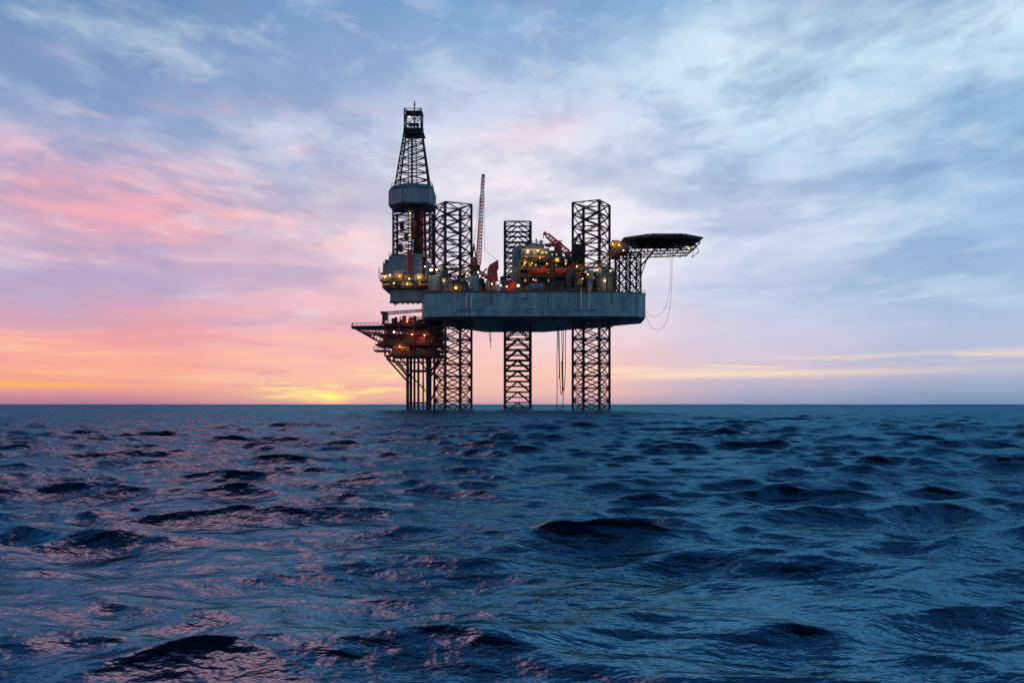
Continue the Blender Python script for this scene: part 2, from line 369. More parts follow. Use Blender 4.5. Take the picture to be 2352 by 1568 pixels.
# ------------------------------------------------------------ accommodation
b=MB(); zd=zt
def slab(pts,y0,y1,m):
    n=len(pts); vs=[E(u,v,y0) for u,v in pts]+[Vector((X(u,y0),y1,Z(v,y0))) for u,v in pts]
    b.add(vs,[tuple(range(n-1,-1,-1)),tuple(range(n,2*n))]+[(i,(i+1)%n,n+(i+1)%n,n+i) for i in range(n)],m)
slab([(1176,668),(1176,574),(1181,566),(1196,562),(1200,572),(1200,668)],13,27,'grey')
b.ebox(1200,1290,600,668,12,28,'block'); b.ebox(1197,1262,570,600,10,26,'grey'); b.ebox(1262,1292,575,600,13,26,'block')
b.ebox(1208,1250,561,570,13,24,'block'); b.ebox(1275,1290,560,575,14,22,'mid')
b.ebox(1290,1316,604,668,14,28,'mid')
for v,u0,u1 in((600,1192,1296),(618,1192,1330),(636,1190,1330),(650,1188,1330)):
    b.ebox(u0,u1,v,v+1.5,7.5,13.5,'mid'); b.rail([E(u0,v,7.5),E(u1,v,7.5)],'yellow' if v in(600,636) else 'mid',1.2,1.8,0.05)
for u in(1194,1215,1268,1328): b.beam(E(u,600,7.8),E(u,668,7.8),0.16,'yellow',5)
b.rail([E(1197,570,10),E(1262,570,10)],'yellow',1.2,1.8,0.05); b.rail([E(1208,561,13),E(1250,561,13)],'mid',1.1,1.6,0.07)
for a in((1196,618,1210,600),(1262,636,1285,618),(1330,650,1310,636)): b.beam(E(a[0],a[1],7.4),E(a[2],a[3],7.4),0.22,'yellow',4)
b.beam(E(1232,561,18),E(1232,548,18),0.3,'white',8); b.beam(E(1243,561,16),E(1243,552,16),0.6,'white',8); b.beam(E(1220,561,16),E(1220,545,16),0.08,'mid',4)
clutter(b,1200,1292,551,561,14,22,22,['dark','mid','block','dark'],24,61,1.8)
clutter(b,1196,1290,588,600,7.8,9.8,26,['dark','mid','dark','yellow'],26,62,1.6)
b.ebox(1197,1262,583.6,585,9.7,9.98,'mid')
acc=make('accommodation_block',b,rig,label='grey multi-storey crew quarters with lit walkways')
def grid(us,vs_,y,du,dv,mat):
    for v in vs_:
        for u in us:
            w=MB(); w.ebox(u,u+du,v,v+dv,y-0.12,y,'dark'); w.ebox(u+.6,u+du-.6,v+.6,v+dv-.6,y-0.16,y-0.12,random.choice(mat))
            make('window',w,acc)
grid([1200,1209,1218,1234,1243,1252],[577,589],9.99,5.5,6,['window','wdark','wdark'])
grid([1204,1216,1228,1244,1258,1274],[606,623,641],11.99,5,6,['window','wdark','wdark','wdark'])
grid([1266,1276,1284],[582],12.99,4.5,5,['wdark','window'])
grid([1181,1190],[590,608,628],12.99,4,5,['wdark'])

# ------------------------------------------------------------ lifeboats (hang from davits)
def lifeboat(u,v,y,L):
    e=thing('lifeboat',(X(u,y),y,Z(v+9,y)),'enclosed orange lifeboat hanging from davits beside the crew quarters','lifeboat','lifeboats hanging from the rig davits')
    cx,cz=X(u,y),Z(v,y)
    def loft(zf,mat,lo,hi):
        m=MB(); rings=[]; N=16; S=12
        for i in range(N+1):
            t=-1+2*i/N; f=max(0.02,(1-abs(t)**2.6))**0.55; x=cx+t*L/2
            rings.append([(x,y+1.35*f*math.cos(a),cz+zf(math.sin(a),f,t)) for a in [lo+(hi-lo)*j/S for j in range(S+1)]])
        vs=[p for r in rings for p in r]; W=S+1
        fs=[(i*W+j,(i+1)*W+j,(i+1)*W+j+1,i*W+j+1) for i in range(N) for j in range(S)]
        fs+=[(i*W+S,(i+1)*W+S,(i+1)*W,i*W) for i in range(N)]
        m.add(vs,fs,mat); return m
    make('boat_hull',loft(lambda s,f,t:1.2*s*f**0.6+0.45*t*t,'orange',math.pi,2*math.pi),e,True)
    c=loft(lambda s,f,t:1.1*s*f+0.3*t*t,'orange',0,math.pi); c.box(cx+L*0.12,cx+L*0.3,y-0.6,y+0.6,cz+0.7,cz+1.5,'orange')
    make('canopy',c,e,True)
    for j in range(4):
        w=MB(); xx=cx-L*0.3+j*L*0.16; w.box(xx,xx+0.5,y-1.32,y-1.18,cz+0.3,cz+0.6,'wdark'); make('window',w,e)
    w=MB(); w.box(cx-L*.45,cx+L*.45,y-1.40,y-1.34,cz-0.06,cz+0.06,'dark'); make('fender_strip',w,e)
lifeboat(1237,623,1.0,7.6); lifeboat(1299,623,1.0,7.0)
for u in(1212,1262,1276,1323):
    b=MB(); b.beam(E(u,650,4.0),E(u,606,4.0),0.18,'mid',5); b.beam(E(u,650,4.0),E(u,650,8),0.2,'mid',5); b.beam(E(u,606,4.0),E(u,606,0.8),0.2,'yellow',5); b.beam(E(u,606,1.1),E(u+(7 if u in(1212,1276) else -7),616,1.1),0.06,'dark',4); make('davit',b,rig)

# ------------------------------------------------------------ helideck
hy=-1.0; hx=X(1519,hy); hz=Z(554,hy); R0=11.7; RY=10.6
b=MB(); oc=[(hx+R0*1.02*math.cos(math.pi/8+i*math.pi/4),hy+RY*math.sin(math.pi/8+i*math.pi/4)) for i in range(8)]
b.prism(oc,hz-0.12,hz+0.15,'green','green')
for i in range(-3,4):
    y=hy+i*3.1; w=(R0 if abs(i)<3 else R0*0.72); b.box(hx-w,hx+w,y-0.10,y+0.10,hz-0.6,hz-0.122,'dark')
    b.box(hx+i*3.4-0.10,hx+i*3.4+0.10,hy-(RY*0.95 if abs(i)<3 else RY*.68),hy+(RY*0.95 if abs(i)<3 else RY*.68),hz-1.0,hz-0.61,'dark')
hd=make('helideck',b,rig,label='octagonal green helicopter deck on dark trusses')
b=MB(); oc2=[(hx+(x-hx)*1.14,hy+(y-hy)*1.14) for x,y in oc]
for i in range(8):
    j=(i+1)%8; A=Vector((*oc[i],hz-0.1)); B=Vector((*oc[j],hz-0.1)); C=Vector((*oc2[i],hz+0.35)); D=Vector((*oc2[j],hz+0.35))
    b.beam(A,B,0.12,'leg',4); b.beam(C.lerp(D,0.03),D.lerp(C,0.03),0.13,'leg',4)
    for q in range(17): b.beam(A.lerp(B,q/16),C.lerp(D,q/16),0.11,'leg',4)
    for q in(0.25,0.5,0.75): b.beam(A.lerp(C,q),B.lerp(D,q),0.10,'leg',4)
make('safety_net',b,hd)
b=MB(); zc=hz-1.3; zl=hz-4.6
for yy in(-6.0,0.0,6.0):
    xr=hx+10.8
    b.beam((X(1420),hy+yy,zc),(hx+11.3,hy+yy,zc),0.17,'dark'); b.beam((X(1420),hy+yy,zl),(xr-1.6,hy+yy,zl+0.9),0.2,'dark'); b.beam((xr-1.6,hy+yy,zl+0.9),(xr+0.6,hy+yy,zc),0.18,'dark')
    n=11
    for i in range(n):
        xa=X(1420)+(xr-1.6-X(1420))*i/n; xb=X(1420)+(xr-1.6-X(1420))*(i+1)/n; za=zl+0.9*i/n; zb2=zl+0.9*(i+1)/n
        if i%2: b.beam((xa,hy+yy,za),(xb,hy+yy,zc),0.13,'dark',5)
        else: b.beam((xa,hy+yy,zc),(xb,hy+yy,zb2),0.13,'dark',5)
        b.beam((xb,hy+yy,zc),(xb,hy+yy,zb2),0.09,'dark',4)
for i in range(7):
    xa=X(1425)+i*4.0; b.beam((xa,hy-6,zl+0.3),(xa,hy+6,zl+0.3),0.12,'dark',5); b.beam((xa,hy-6,zl+.3),(xa,hy,zc),0.1,'dark',4); b.beam((xa,hy+6,zl+.3),(xa,hy,zc),0.1,'dark',4)
for (ua,ub) in((1418,1442),(1442,1466)):
    c0=[Vector((X(ua),-6,zt)),Vector((X(ub),-6,zt)),Vector((X(ub),5,zt)),Vector((X(ua),5,zt))]
    c1=[v+Vector((0,0,zl-zt)) for v in c0]; b.frame(c0,c1,4,0.28,0.17,'dark','X')
for yy in(-6,5): b.beam((X(1466),yy,Z(618)),(X(1494),yy,zl+.3),0.25,'dark'); b.beam((X(1466),yy,Z(640)),(X(1478),yy,Z(606)),0.15,'dark')
make('support_truss',b,hd)
b=MB(); b.ebox(1414,1446,556,578,-5,4,'mid'); b.ebox(1406,1424,566,590,-5.5,0,'dark')
clutter(b,1402,1440,548,566,-5,2,18,['yellow','dark','mid','dark'],18,41)
b.rail([E(1402,566,-5),E(1446,556,-5)],'yellow',1.2,1.4,0.06)
make('access_platform',b,rig)
b=MB()
for (ua,va,ub,vb) in((1372,612,1412,566),(1376,618,1416,574)): b.beam(E(ua,va,-6.5),E(ub,vb,-6.5),0.22,'yellow',4)
for i in range(16): t=i/15; b.beam(E(1372+40*t,612-46*t,-6.5),E(1376+40*t,618-44*t,-6.5),0.08,'yellow',4)
b.beam(E(1395,590,-6.5),E(1395,655,-6.5),0.15,'yellow',4); b.beam(E(1412,570,-6.5),E(1412,668,-6.5),0.18,'dark',4)
for a,c in((612,600),(630,618),(648,636)): b.beam(E(1396,a,-6.6),E(1412,c,-6.6),0.16,'yellow',4); b.beam(E(1396,a,-6.2),E(1412,a,-6.2),0.12,'yellow',4)
make('stair',b,rig)

# ------------------------------------------------------------ hoses and ropes
def curve(name,pts,r,parent,y=0):
    cu=bpy.data.curves.new(name,'CURVE'); cu.dimensions='3D'; cu.bevel_depth=r; cu.bevel_resolution=1
    sp=cu.splines.new('NURBS'); sp.points.add(len(pts)-1); sp.use_endpoint_u=True; sp.order_u=4
    P=[E(u,v,y) for u,v in pts]; c=P[0]
    for i,p in enumerate(P): sp.points[i].co=(*(p-c),1)
    tmp=bpy.data.objects.new('tmp',cu); COL.objects.link(tmp)
    dg=bpy.context.evaluated_depsgraph_get(); me=bpy.data.meshes.new_from_object(tmp.evaluated_get(dg)); bpy.data.objects.remove(tmp)
    me.materials.clear(); me.materials.append(M['rope'])
    o=bpy.data.objects.new(name,me); COL.objects.link(o); put(o,c,parent); return o
curve('mooring_rope',[(1541,586),(1541,640),(1536,690),(1522,722),(1503,730),(1488,722),(1483,712)],0.045,rig,-2)
curve('mooring_rope',[(1544,586),(1544,660),(1538,720),(1527,752),(1506,762),(1490,748),(1483,722)],0.05,rig,-2)
for us in([(1280,750),(1280,800),(1278,850),(1281,900),(1278,942)],[(1284,750),(1285,830),(1286,890),(1290,915),(1292,890),(1292,830),(1290,750)],
          [(1294,750),(1294,800),(1291,860),(1295,900),(1292,942)],[(1299,750),(1299,820),(1298,880),(1293,910),(1291,880),(1290,830)],
          [(1282,750),(1282,790),(1286,840),(1284,870)],[(1127,755),(1128,775),(1127,801)]):
    curve('hose',us,0.12,rig,2)
curve('hose',[(1124,755),(1124,770),(1126,785)],0.1,rig,2)

# ------------------------------------------------------------ wellhead platform
wy=16.0
wp_=thing('wellhead_platform',(X(962,wy),wy,0),'dark small wellhead platform on slim piles beside the rig','offshore platform')
b=MB()
for yy in(wy-5,wy+5):
    for u in(940,985): b.beam((X(u,wy),yy,-8),(X(u,wy),yy,Z(815,wy)),0.5,'leg',10)
    b.beam((X(940,wy),yy,Z(866,wy)),(X(908,wy),yy,Z(826,wy)),0.3,'leg'); b.beam((X(940,wy),yy,Z(852,wy)),(X(985,wy),yy,Z(852,wy)),0.25,'leg')
    b.beam((X(985,wy),yy,Z(866,wy)),(X(1010,wy),yy,Z(826,wy)),0.3,'leg')
    b.beam((X(940,wy),yy,Z(925,wy)),(X(985,wy),yy,Z(925,wy)),0.25,'leg')
b.beam(E(940,880,wy-5),E(888,822,wy-5),0.3,'leg'); b.beam(E(940,846,wy-5),E(918,822,wy-5),0.22,'leg'); b.beam(E(985,856,wy+5),E(958,822,wy+5),0.25,'leg')
b.beam(E(985,905,wy+5),E(940,858,wy-5),0.2,'leg'); b.beam(E(985,930,wy),E(1012,870,wy+5),0.25,'leg'); b.beam(E(1012,870,wy+5),E(985,850,wy),0.2,'leg'); b.beam(E(908,838,wy-5),E(940,838,wy-5),0.18,'leg')
make('jacket',b,wp_)
for u in(952,961,972):
    b=MB(); b.beam(E(u,940,wy),E(u,815,wy),0.38 if u!=972 else 0.28,'leg',10); b.beam(E(u-2,905-(u-952),wy),E(u+2,905-(u-952),wy),0.6,'leg',10); make('conductor_pipe',b,wp_)
b=MB()
for v,u0,u1 in((742,880,1015),(766,862,1022),(790,862,1024),(815,886,1022)): b.ebox(u0,u1,v,v+3,wy-9,wy+9,'rust')
for u in(884,915,950,985,1016): b.beam(E(u,742,wy-8.6),E(u,818,wy-8.6),0.3,'rust')
b.beam(E(886,818,wy-8),E(905,832,wy-8),0.25,'dark'); b.beam(E(905,832,wy-8),E(1005,832,wy-8),0.25,'dark'); b.beam(E(1005,832,wy-8),E(1020,818,wy-8),0.25,'dark')
for i in range(9): u=905+i*12.5; b.beam(E(u,832,wy-8),E(u+(6 if i%2 else -6),818,wy-8),0.14,'dark')
b.ebox(880,960,770,789,wy-7,wy+5,'mid'); b.ebox(965,1010,770,789,wy-6,wy+5,'dark'); b.ebox(900,1000,796,815,wy-6,wy+5,'dark'); b.ebox(903,940,795,804,wy-8.4,wy-7,'yellow')
clutter(b,885,1012,748,766,wy-8,wy,66,['dark','mid','red','rust','rust','mid'],66,51,2.2)
clutter(b,868,1015,772,790,wy-8.5,wy-6,50,['dark','mid','rust','red','dark'],50,52,2.2)
clutter(b,890,1015,796,815,wy-8.5,wy-6,42,['dark','mid','rust'],46,53,2.2)
clutter(b,895,1010,722,742,wy-8,wy,42,['dark','rust','red','dark','mid'],50,54,2.0)
for v,u0,u1 in((742,880,1015),(766,862,1022),(790,862,1024),(815,886,1022)): b.rail([E(u0,v,wy-9),E(u1,v,wy-9)],'red' if v in(742,766) else 'yellow',1.2,1.5,0.06)
b.rail([E(858,803,wy-8),E(890,803,wy-8)],'red',1.2,1.2,0.1); b.ebox(858,892,803,806,wy-8,wy,'dark')
make('topside_deck',b,wp_,label='cluttered dark steel decks with red railings')
b=MB()
pp=[(X(806,wy),wy+1),(X(818,wy),wy-7),(X(895,wy),wy-9),(X(1000,wy),wy-9),(X(1000,wy),wy+9),(X(895,wy),wy+9),(X(818,wy),wy+7)]
b.prism(pp,Z(754.5,wy),Z(752,wy),'dark')
for yy in(wy-7,wy,wy+7):
    b.beam((X(822,wy),yy,Z(757,wy)),(X(866,wy),yy,Z(782,wy)),0.28,'rust'); b.beam((X(832,wy),yy,Z(764,wy)),(X(885,wy),yy,Z(768,wy)),0.2,'red'); b.beam((X(840,wy),yy,Z(756,wy)),(X(846,wy),yy,Z(770,wy)),0.15,'dark'); b.beam((X(858,wy),yy,Z(756,wy)),(X(852,wy),yy,Z(772,wy)),0.15,'dark'); b.beam((X(872,wy),yy,Z(756,wy)),(X(864,wy),yy,Z(780,wy)),0.15,'dark')
b.rail([Vector((x,y,Z(752,wy))) for x,y in pp[:3]]+[Vector((X(895,wy),wy-9,Z(752,wy)))],'red',1.0,1.4,0.08)
b.beam(E(862,752,wy-6),E(895,738,wy-6),0.12,'red',4)
make('landing_deck',b,wp_)
b=MB(); b.beam(E(881,745,wy-6),E(881,716,wy-6),0.5,'dark',8); b.ebox(874,888,715,719,wy-8,wy-4,'dark'); b.ebox(883,890,722,735,wy-7.5,wy-5,'mid')
pc=make('crane',b,wp_)
b=MB(); boom(b,E(876,720,wy-6),E(970,713,wy-6),0.9,0.7,14,['boomred','white'],0.16,0.1); make('boom',b,pc)

# ------------------------------------------------------------ lamps: shielded floodlights shining back and down on the decks
def lamp(u,v,y,mat='warm',r=0.26,power=0,parent=None,col=(1,0.46,0.14)):
    p=E(u,v,y); m=MB(); r*=0.8
    seg=8
    for i in range(4):
        a0=-math.pi/2+math.pi*i/4; a1=a0+math.pi/4
        vs=[]
        for j in range(seg):
            t=2*math.pi*j/seg; vs.append((p.x+r*math.cos(a0)*math.cos(t),p.y+r*math.cos(a0)*math.sin(t),p.z+r*math.sin(a0)))
        for j in range(seg):
            t=2*math.pi*j/seg; vs.append((p.x+r*math.cos(a1)*math.cos(t),p.y+r*math.cos(a1)*math.sin(t),p.z+r*math.sin(a1)))
        m.add(vs,[(j,(j+1)%seg,seg+(j+1)%seg,seg+j) for j in range(seg)],mat)
    m.box(p.x-r*0.8,p.x+r*0.8,p.y-r*0.6,p.y+r*1.6,p.z+r*1.02,p.z+r*1.3,'dark')
    make('lamp',m,parent or rig)
    if power:
        ld=bpy.data.lights.new('lamp_light','SPOT'); ld.energy=power*0.5; ld.color=col; ld.shadow_soft_size=0.3; ld.spot_size=math.radians(140); ld.spot_blend=0.5
        lo=bpy.data.objects.new('lamp_light',ld); COL.objects.link(lo); put(lo,p+Vector((0,-1.0,0.4)),parent or rig)
        lo.rotation_euler=Vector((0,0.85,-0.55)).to_track_quat('-Z','Y').to_euler()
W='warm'; C='cool'
for a in [(940,268,8,W,.35,0),(942,490,4,W,.25,400),(941,540,4,W,.25,300),(884,636,0.8,W,.3,800),(896,632,0.8,C,.3,0),(917,634,0.8,W,.3,800),(940,640,0.8,W,.28,0),(963,637,0.8,W,.28,800),(905,650,1.0,W,.25,0),(935,652,1,W,.25,500),
          (976,612,2,W,.3,0),(990,620,-7,C,.5,900),(1003,619,-7,C,.34,0),(1047,661,-8.6,W,.45,600),(1020,645,-8,W,.24,400),(1073,628,-7,W,.28,400),(1098,625,-7,C,.25,0),
          (1130,652,-6,W,.26,400),(1150,655,-6,C,.26,0),(1164,658,-6,W,.3,0),(1190,656,-6,C,.42,600),
          (1213,576,8.5,C,.3,700),(1235,576,8.5,W,.3,700),(1205,604,7,W,.24,500),(1222,604,7,W,.2,0),(1256,606,-2.5,W,.2,500),(1299,606,-2.5,W,.2,0),(1280,598,8,W,.24,400),(1240,592,7.5,W,.22,0),(1262,644,6,W,.22,0),(1225,642,6,W,.2,0),(1290,655,6,W,.25,0),  # lamps above the lifeboats are added to make the boats show
          (1325,612,-5,W,.26,400),(1338,640,-7,W,.22,0),(1350,630,-8,W,.26,0),(1372,620,-8,W,.26,400),(1389,645,-9,W,.35,500),(1402,622,-7.5,W,.26,0),(1310,588,9,W,.22,400),(1322,600,9,W,.2,0),
          (1408,560,-6,W,.3,500),(1422,563,-6,W,.28,500),(1432,575,-6,W,.24,0),(1497,573,-4,W,.22,0),(1582,571,-4,W,.26,0)]:
    lamp(*a)
for a in [(905,762,wy-9.5,C,.3,0),(946,768,wy-9.5,W,.26,500),(975,770,wy-9.5,W,.26,500),(918,796,wy-9.5,W,.26,500),(935,738,wy-9.5,W,.22,500),(900,822,wy-8.5,W,.2,0)]:
    lamp(*a,parent=wp_,col=(1,0.24,0.12))

# ------------------------------------------------------------ sea
ang_f=np.radians(np.linspace(-37,37,1250)); ang_b=np.radians(np.linspace(37,323,90)[1:-1])
ang=np.concatenate([ang_f,ang_b])  # 0 = +Y
r=[0.4]
while r[-1]<900: r.append(r[-1]+0.035+0.0040*r[-1])
while r[-1]<45000: r.append(r[-1]*1.035)
r=np.array(r); nr,na=len(r),len(ang)
RR,AA=np.meshgrid(r,ang,indexing='ij')
px=(RR*np.sin(AA)).astype(np.float32).ravel(); py=(RR*np.cos(AA)-DIST).astype(np.float32).ravel()
dr=np.gradient(r)
# gusts: patches where the short chop is stronger or weaker
gust=(0.98+0.25*np.sin(px*0.31+py*0.17+1.0)*np.sin(py*0.23-px*0.11+2.1)+0.18*np.sin(px*0.83-py*0.57)).astype(np.float32)
hx_=np.zeros_like(px); hy_=np.zeros_like(px); hz_=np.zeros_like(px)
NW=200
lam=np.exp(np.linspace(math.log(0.26),math.log(7.5),NW))*np.exp(rng.normal(0,0.02,NW))
main=math.radians(-84)
for i in range(NW):
    l=lam[i]; spread=0.26 if l>2.2 else 0.26+0.42*(1-l/2.2); th=main+rng.normal(0,spread); kk=2*math.pi/l
    st=0.0315*(0.8+0.5*rng.random())*(1.0-0.58*max(0.0,min(1.0,(l-2.0)/3.5)))*min(1.0,0.35+0.65*(l/1.1)); a=st/kk; ph=rng.random()*6.283
    wgt=np.clip(l/(2.6*dr)-0.6,0,1); last=int((wgt>0).sum())*na
    if last==0: continue
    w=np.repeat(wgt,na)[:last].astype(np.float32)
    if l<1.6: w=w*gust[:last]
    arg=(kk*(math.cos(th)*px[:last]+math.sin(th)*py[:last])+ph).astype(np.float32)
    s=np.sin(arg)*w; c=np.cos(arg)*w
    hz_[:last]+=a*c; Q=1.35; hx_[:last]-=a*Q*math.cos(th)*s; hy_[:last]-=a*Q*math.sin(th)*s
co=np.stack([px+hx_,py+hy_,hz_],1).astype(np.float32)
idx=np.arange(nr*na).reshape(nr,na)
A=idx[:-1,:]; B=idx[1:,:]; A2=np.roll(A,-1,1); B2=np.roll(B,-1,1)
q=np.stack([B,B2,A2,A],-1).reshape(-1,4)
me=bpy.data.meshes.new('sea'); nf=len(q)
me.vertices.add(len(co)); me.vertices.foreach_set('co',co.ravel())
me.loops.add(nf*4); me.loops.foreach_set('vertex_index',q.ravel().astype(np.int32))
me.polygons.add(nf); me.polygons.foreach_set('loop_start',np.arange(0,nf*4,4,dtype=np.int32)); me.polygons.foreach_set('loop_total',np.full(nf,4,dtype=np.int32))
me.update(calc_edges=True); me.polygons.foreach_set('use_smooth',np.ones(nf,dtype=bool)); me.update()
sea=bpy.data.objects.new('sea',me); COL.objects.link(sea); sea['kind']='structure'; sea['label']='dark blue choppy open sea at dusk'; sea['category']='sea'
m=bpy.data.materials.new('sea_water'); m.use_nodes=True; nt=m.node_tree; nt.nodes.clear(); N=nt.nodes; L=nt.links
out=N.new('ShaderNodeOutputMaterial'); mix=N.new('ShaderNodeMixShader'); df=N.new('ShaderNodeBsdfDiffuse'); gl=N.new('ShaderNodeBsdfGlossy'); fr=N.new('ShaderNodeFresnel')
df.inputs[0].default_value=(0.0002,0.010,0.023,1); gl.inputs[0].default_value=(0.080,0.235,0.345,1); fr.inputs[0].default_value=1.33
geo=N.new('ShaderNodeNewGeometry')
# unresolved ripples far offshore: rougher surface with distance from the observed patch of water
dst=N.new('ShaderNodeVectorMath'); dst.operation='DISTANCE'; dst.inputs[1].default_value=(0,-DIST,0); L.new(geo.outputs['Position'],dst.inputs[0])
rr=N.new('ShaderNodeMapRange'); rr.inputs[1].default_value=10; rr.inputs[2].default_value=600; rr.inputs[3].default_value=0.18; rr.inputs[4].default_value=0.34; L.new(dst.outputs['Value'],rr.inputs[0]); L.new(rr.outputs[0],gl.inputs['Roughness'])
def noise(scale,stretch,det):
    mp=N.new('ShaderNodeMapping'); mp.inputs['Scale'].default_value=stretch; mp.inputs['Rotation'].default_value=(0,0,0.12); L.new(geo.outputs['Position'],mp.inputs[0])
    n=N.new('ShaderNodeTexNoise'); n.inputs['Scale'].default_value=scale; n.inputs['Detail'].default_value=det; n.inputs['Roughness'].default_value=0.5; n.inputs['Distortion'].default_value=0.1; L.new(mp.outputs[0],n.inputs['Vector']); return n
n1=noise(2.6,(0.8,1.2,1),4)
b1=N.new('ShaderNodeBump'); b1.inputs['Strength'].default_value=1; b1.inputs['Distance'].default_value=0.09; L.new(n1.outputs['Fac'],b1.inputs['Height'])
for x in(df,gl,fr): L.new(b1.outputs[0],x.inputs['Normal'])
L.new(fr.outputs[0],mix.inputs[0]); L.new(df.outputs[0],mix.inputs[1]); L.new(gl.outputs[0],mix.inputs[2]); L.new(mix.outputs[0],out.inputs[0])
me.materials.append(m)

# ------------------------------------------------------------ world: dusk sky with cloud layers
w=bpy.data.worlds.new('World'); scene.world=w; w.use_nodes=True; nt=w.node_tree; N=nt.nodes; L=nt.links
bg=N['Background']
def math_(op,a,b=None,c=None,clamp=False):
    n=N.new('ShaderNodeMath'); n.operation=op; n.use_clamp=clamp
    for i,x in enumerate((a,b,c)):
        if x is None: continue
        if isinstance(x,(int,float)): n.inputs[i].default_value=x
        else: L.new(x,n.inputs[i])
    return n.outputs[0]
tc=N.new('ShaderNodeTexCoord'); sp=N.new('ShaderNodeSeparateXYZ'); L.new(tc.outputs['Generated'],sp.inputs[0])
x,y,z=sp.outputs
h=math_('MAXIMUM',math_('SQRT',math_('ADD',math_('MULTIPLY',x,x),math_('MULTIPLY',y,y))),0.001)
s=math_('DIVIDE',x,h); t=math_('MAXIMUM',math_('DIVIDE',z,h),0.0)
q=math_('LOGARITHM',math_('ADD',t,0.10),math.e)
s2=math_('MULTIPLY',s,s)
q2=math_('SUBTRACT',q,math_('MULTIPLY',s2,0.5))
def nz(sx,sy,off,det=7,rough=0.55,dist=0.2,yy=None):
    cb=N.new('ShaderNodeCombineXYZ'); L.new(math_('MULTIPLY',s,sx),cb.inputs[0]); L.new(math_('MULTIPLY',yy or q2,sy),cb.inputs[1]); cb.inputs[2].default_value=off
    n=N.new('ShaderNodeTexNoise'); n.inputs['Scale'].default_value=1; n.inputs['Detail'].default_value=det; n.inputs['Roughness'].default_value=rough; n.inputs['Distortion'].default_value=dist
    L.new(cb.outputs[0],n.inputs['Vector']); return n.outputs['Fac']
def sm(v,a,b):
    n=N.new('ShaderNodeMapRange'); n.interpolation_type='SMOOTHSTEP'; n.inputs[1].default_value=a; n.inputs[2].default_value=b; L.new(v,n.inputs[0]); return n.outputs[0]
def gauss(cs,ws,ct,wt,k=0.0):
    a=math_('DIVIDE',math_('SUBTRACT',s,cs),ws); tt=math_('SUBTRACT',math_('SUBTRACT',t,ct),math_('MULTIPLY',math_('SUBTRACT',s,cs),k)); b_=math_('DIVIDE',tt,wt)
    return math_('POWER',math.e,math_('MULTIPLY',math_('ADD',math_('MULTIPLY',a,a),math_('MULTIPLY',b_,b_)),-1.0))
def band(v,a,b,c_,d): return math_('MULTIPLY',sm(v,a,b),sm(v,d,c_))
nA=nz(4.0,3.2,1.3,3,0.5,0.1); nB=nz(7.5,6.5,5.1,5,0.56,0.25); nC=nz(5.5,4.8,9.7,5,0.57,0.2)
warp=math_('ADD',math_('MULTIPLY',math_('SUBTRACT',nA,0.5),0.15),math_('MULTIPLY',math_('SUBTRACT',nB,0.5),0.13))
fac0=math_('MULTIPLY',t,2133/1280)
wamp=sm(fac0,0.0,0.3)
fac=math_('ADD',fac0,math_('MULTIPLY',warp,math_('ADD',math_('MULTIPLY',wamp,0.95),0.03)))
def ramp(stops,hi=((44,92,140),(12,52,90))):
    n=N.new('ShaderNodeValToRGB'); cr=n.color_ramp
    st=sorted([((928-v)/1280,c) for v,c in stops]); st=st[:]+[(0.86,hi[0]),(1.0,hi[1])]
    cr.elements[0].position=st[0][0]; cr.elements[0].color=(*s2l(st[0][1]),1); cr.elements[1].position=st[-1][0]; cr.elements[1].color=(*s2l(st[-1][1]),1)
    for p,c in st[1:-1]:
        e=cr.elements.new(p); e.color=(*s2l(c),1)
    L.new(fac,n.inputs[0]); return n.outputs[0]
R1=ramp([(928,(172,122,152)),(912,(206,138,152)),(890,(242,166,146)),(860,(248,174,148)),(820,(248,172,158)),(760,(240,168,172)),(690,(194,170,198)),(640,(190,170,202)),(590,(224,180,198)),(520,(248,176,186)),(450,(224,190,210)),(390,(172,180,213)),(280,(134,157,199)),(130,(108,146,190)),(0,(80,126,174))])
R2=ramp([(928,(212,152,156)),(912,(240,180,158)),(870,(250,192,174)),(800,(250,188,182)),(720,(240,190,200)),(640,(242,198,209)),(560,(251,210,213)),(490,(250,216,220)),(410,(232,224,238)),(320,(195,204,231)),(200,(148,172,211)),(0,(112,156,202))])
R3=ramp([(928,(202,164,180)),(900,(240,188,180)),(850,(252,198,184)),(780,(248,206,210)),(700,(243,222,232)),(600,(246,236,243)),(480,(246,240,247)),(380,(238,235,245)),(280,(208,217,241)),(150,(166,194,228)),(0,(122,168,214))])
R4=ramp([(928,(148,158,188)),(895,(180,175,200)),(850,(212,196,210)),(780,(210,204,225)),(700,(195,206,232)),(600,(206,216,240)),(500,(212,222,242)),(400,(186,210,238)),(250,(186,216,242)),(130,(205,230,248)),(0,(138,184,222))])
R5=ramp([(928,(122,147,182)),(900,(148,164,194)),(850,(182,187,210)),(780,(180,193,221)),(700,(162,189,220)),(600,(158,191,225)),(500,(166,200,231)),(350,(152,190,224)),(200,(190,222,245)),(100,(200,230,248)),(0,(105,157,202))])
def mixc(f,a,b,mode='MIX'):
    n=N.new('ShaderNodeMix'); n.data_type='RGBA'; n.blend_type=mode
    if isinstance(f,float): n.inputs[0].default_value=f
    else: L.new(f,n.inputs[0])
    for i,xx in((6,a),(7,b)):
        if isinstance(xx,tuple): n.inputs[i].default_value=(*xx,1)
        else: L.new(xx,n.inputs[i])
    return n.outputs[2]
ss=math_('ADD',s,math_('MULTIPLY',math_('SUBTRACT',nC,0.5),0.20))
c=mixc(sm(ss,-0.398,-0.196),R1,R2); c=mixc(sm(ss,-0.196,0.035),c,R3); c=mixc(sm(ss,0.035,0.26),c,R4); c=mixc(sm(ss,0.26,0.433),c,R5)
up=sm(t,0.03,0.14)
infr=sm(t,0.6,0.46)
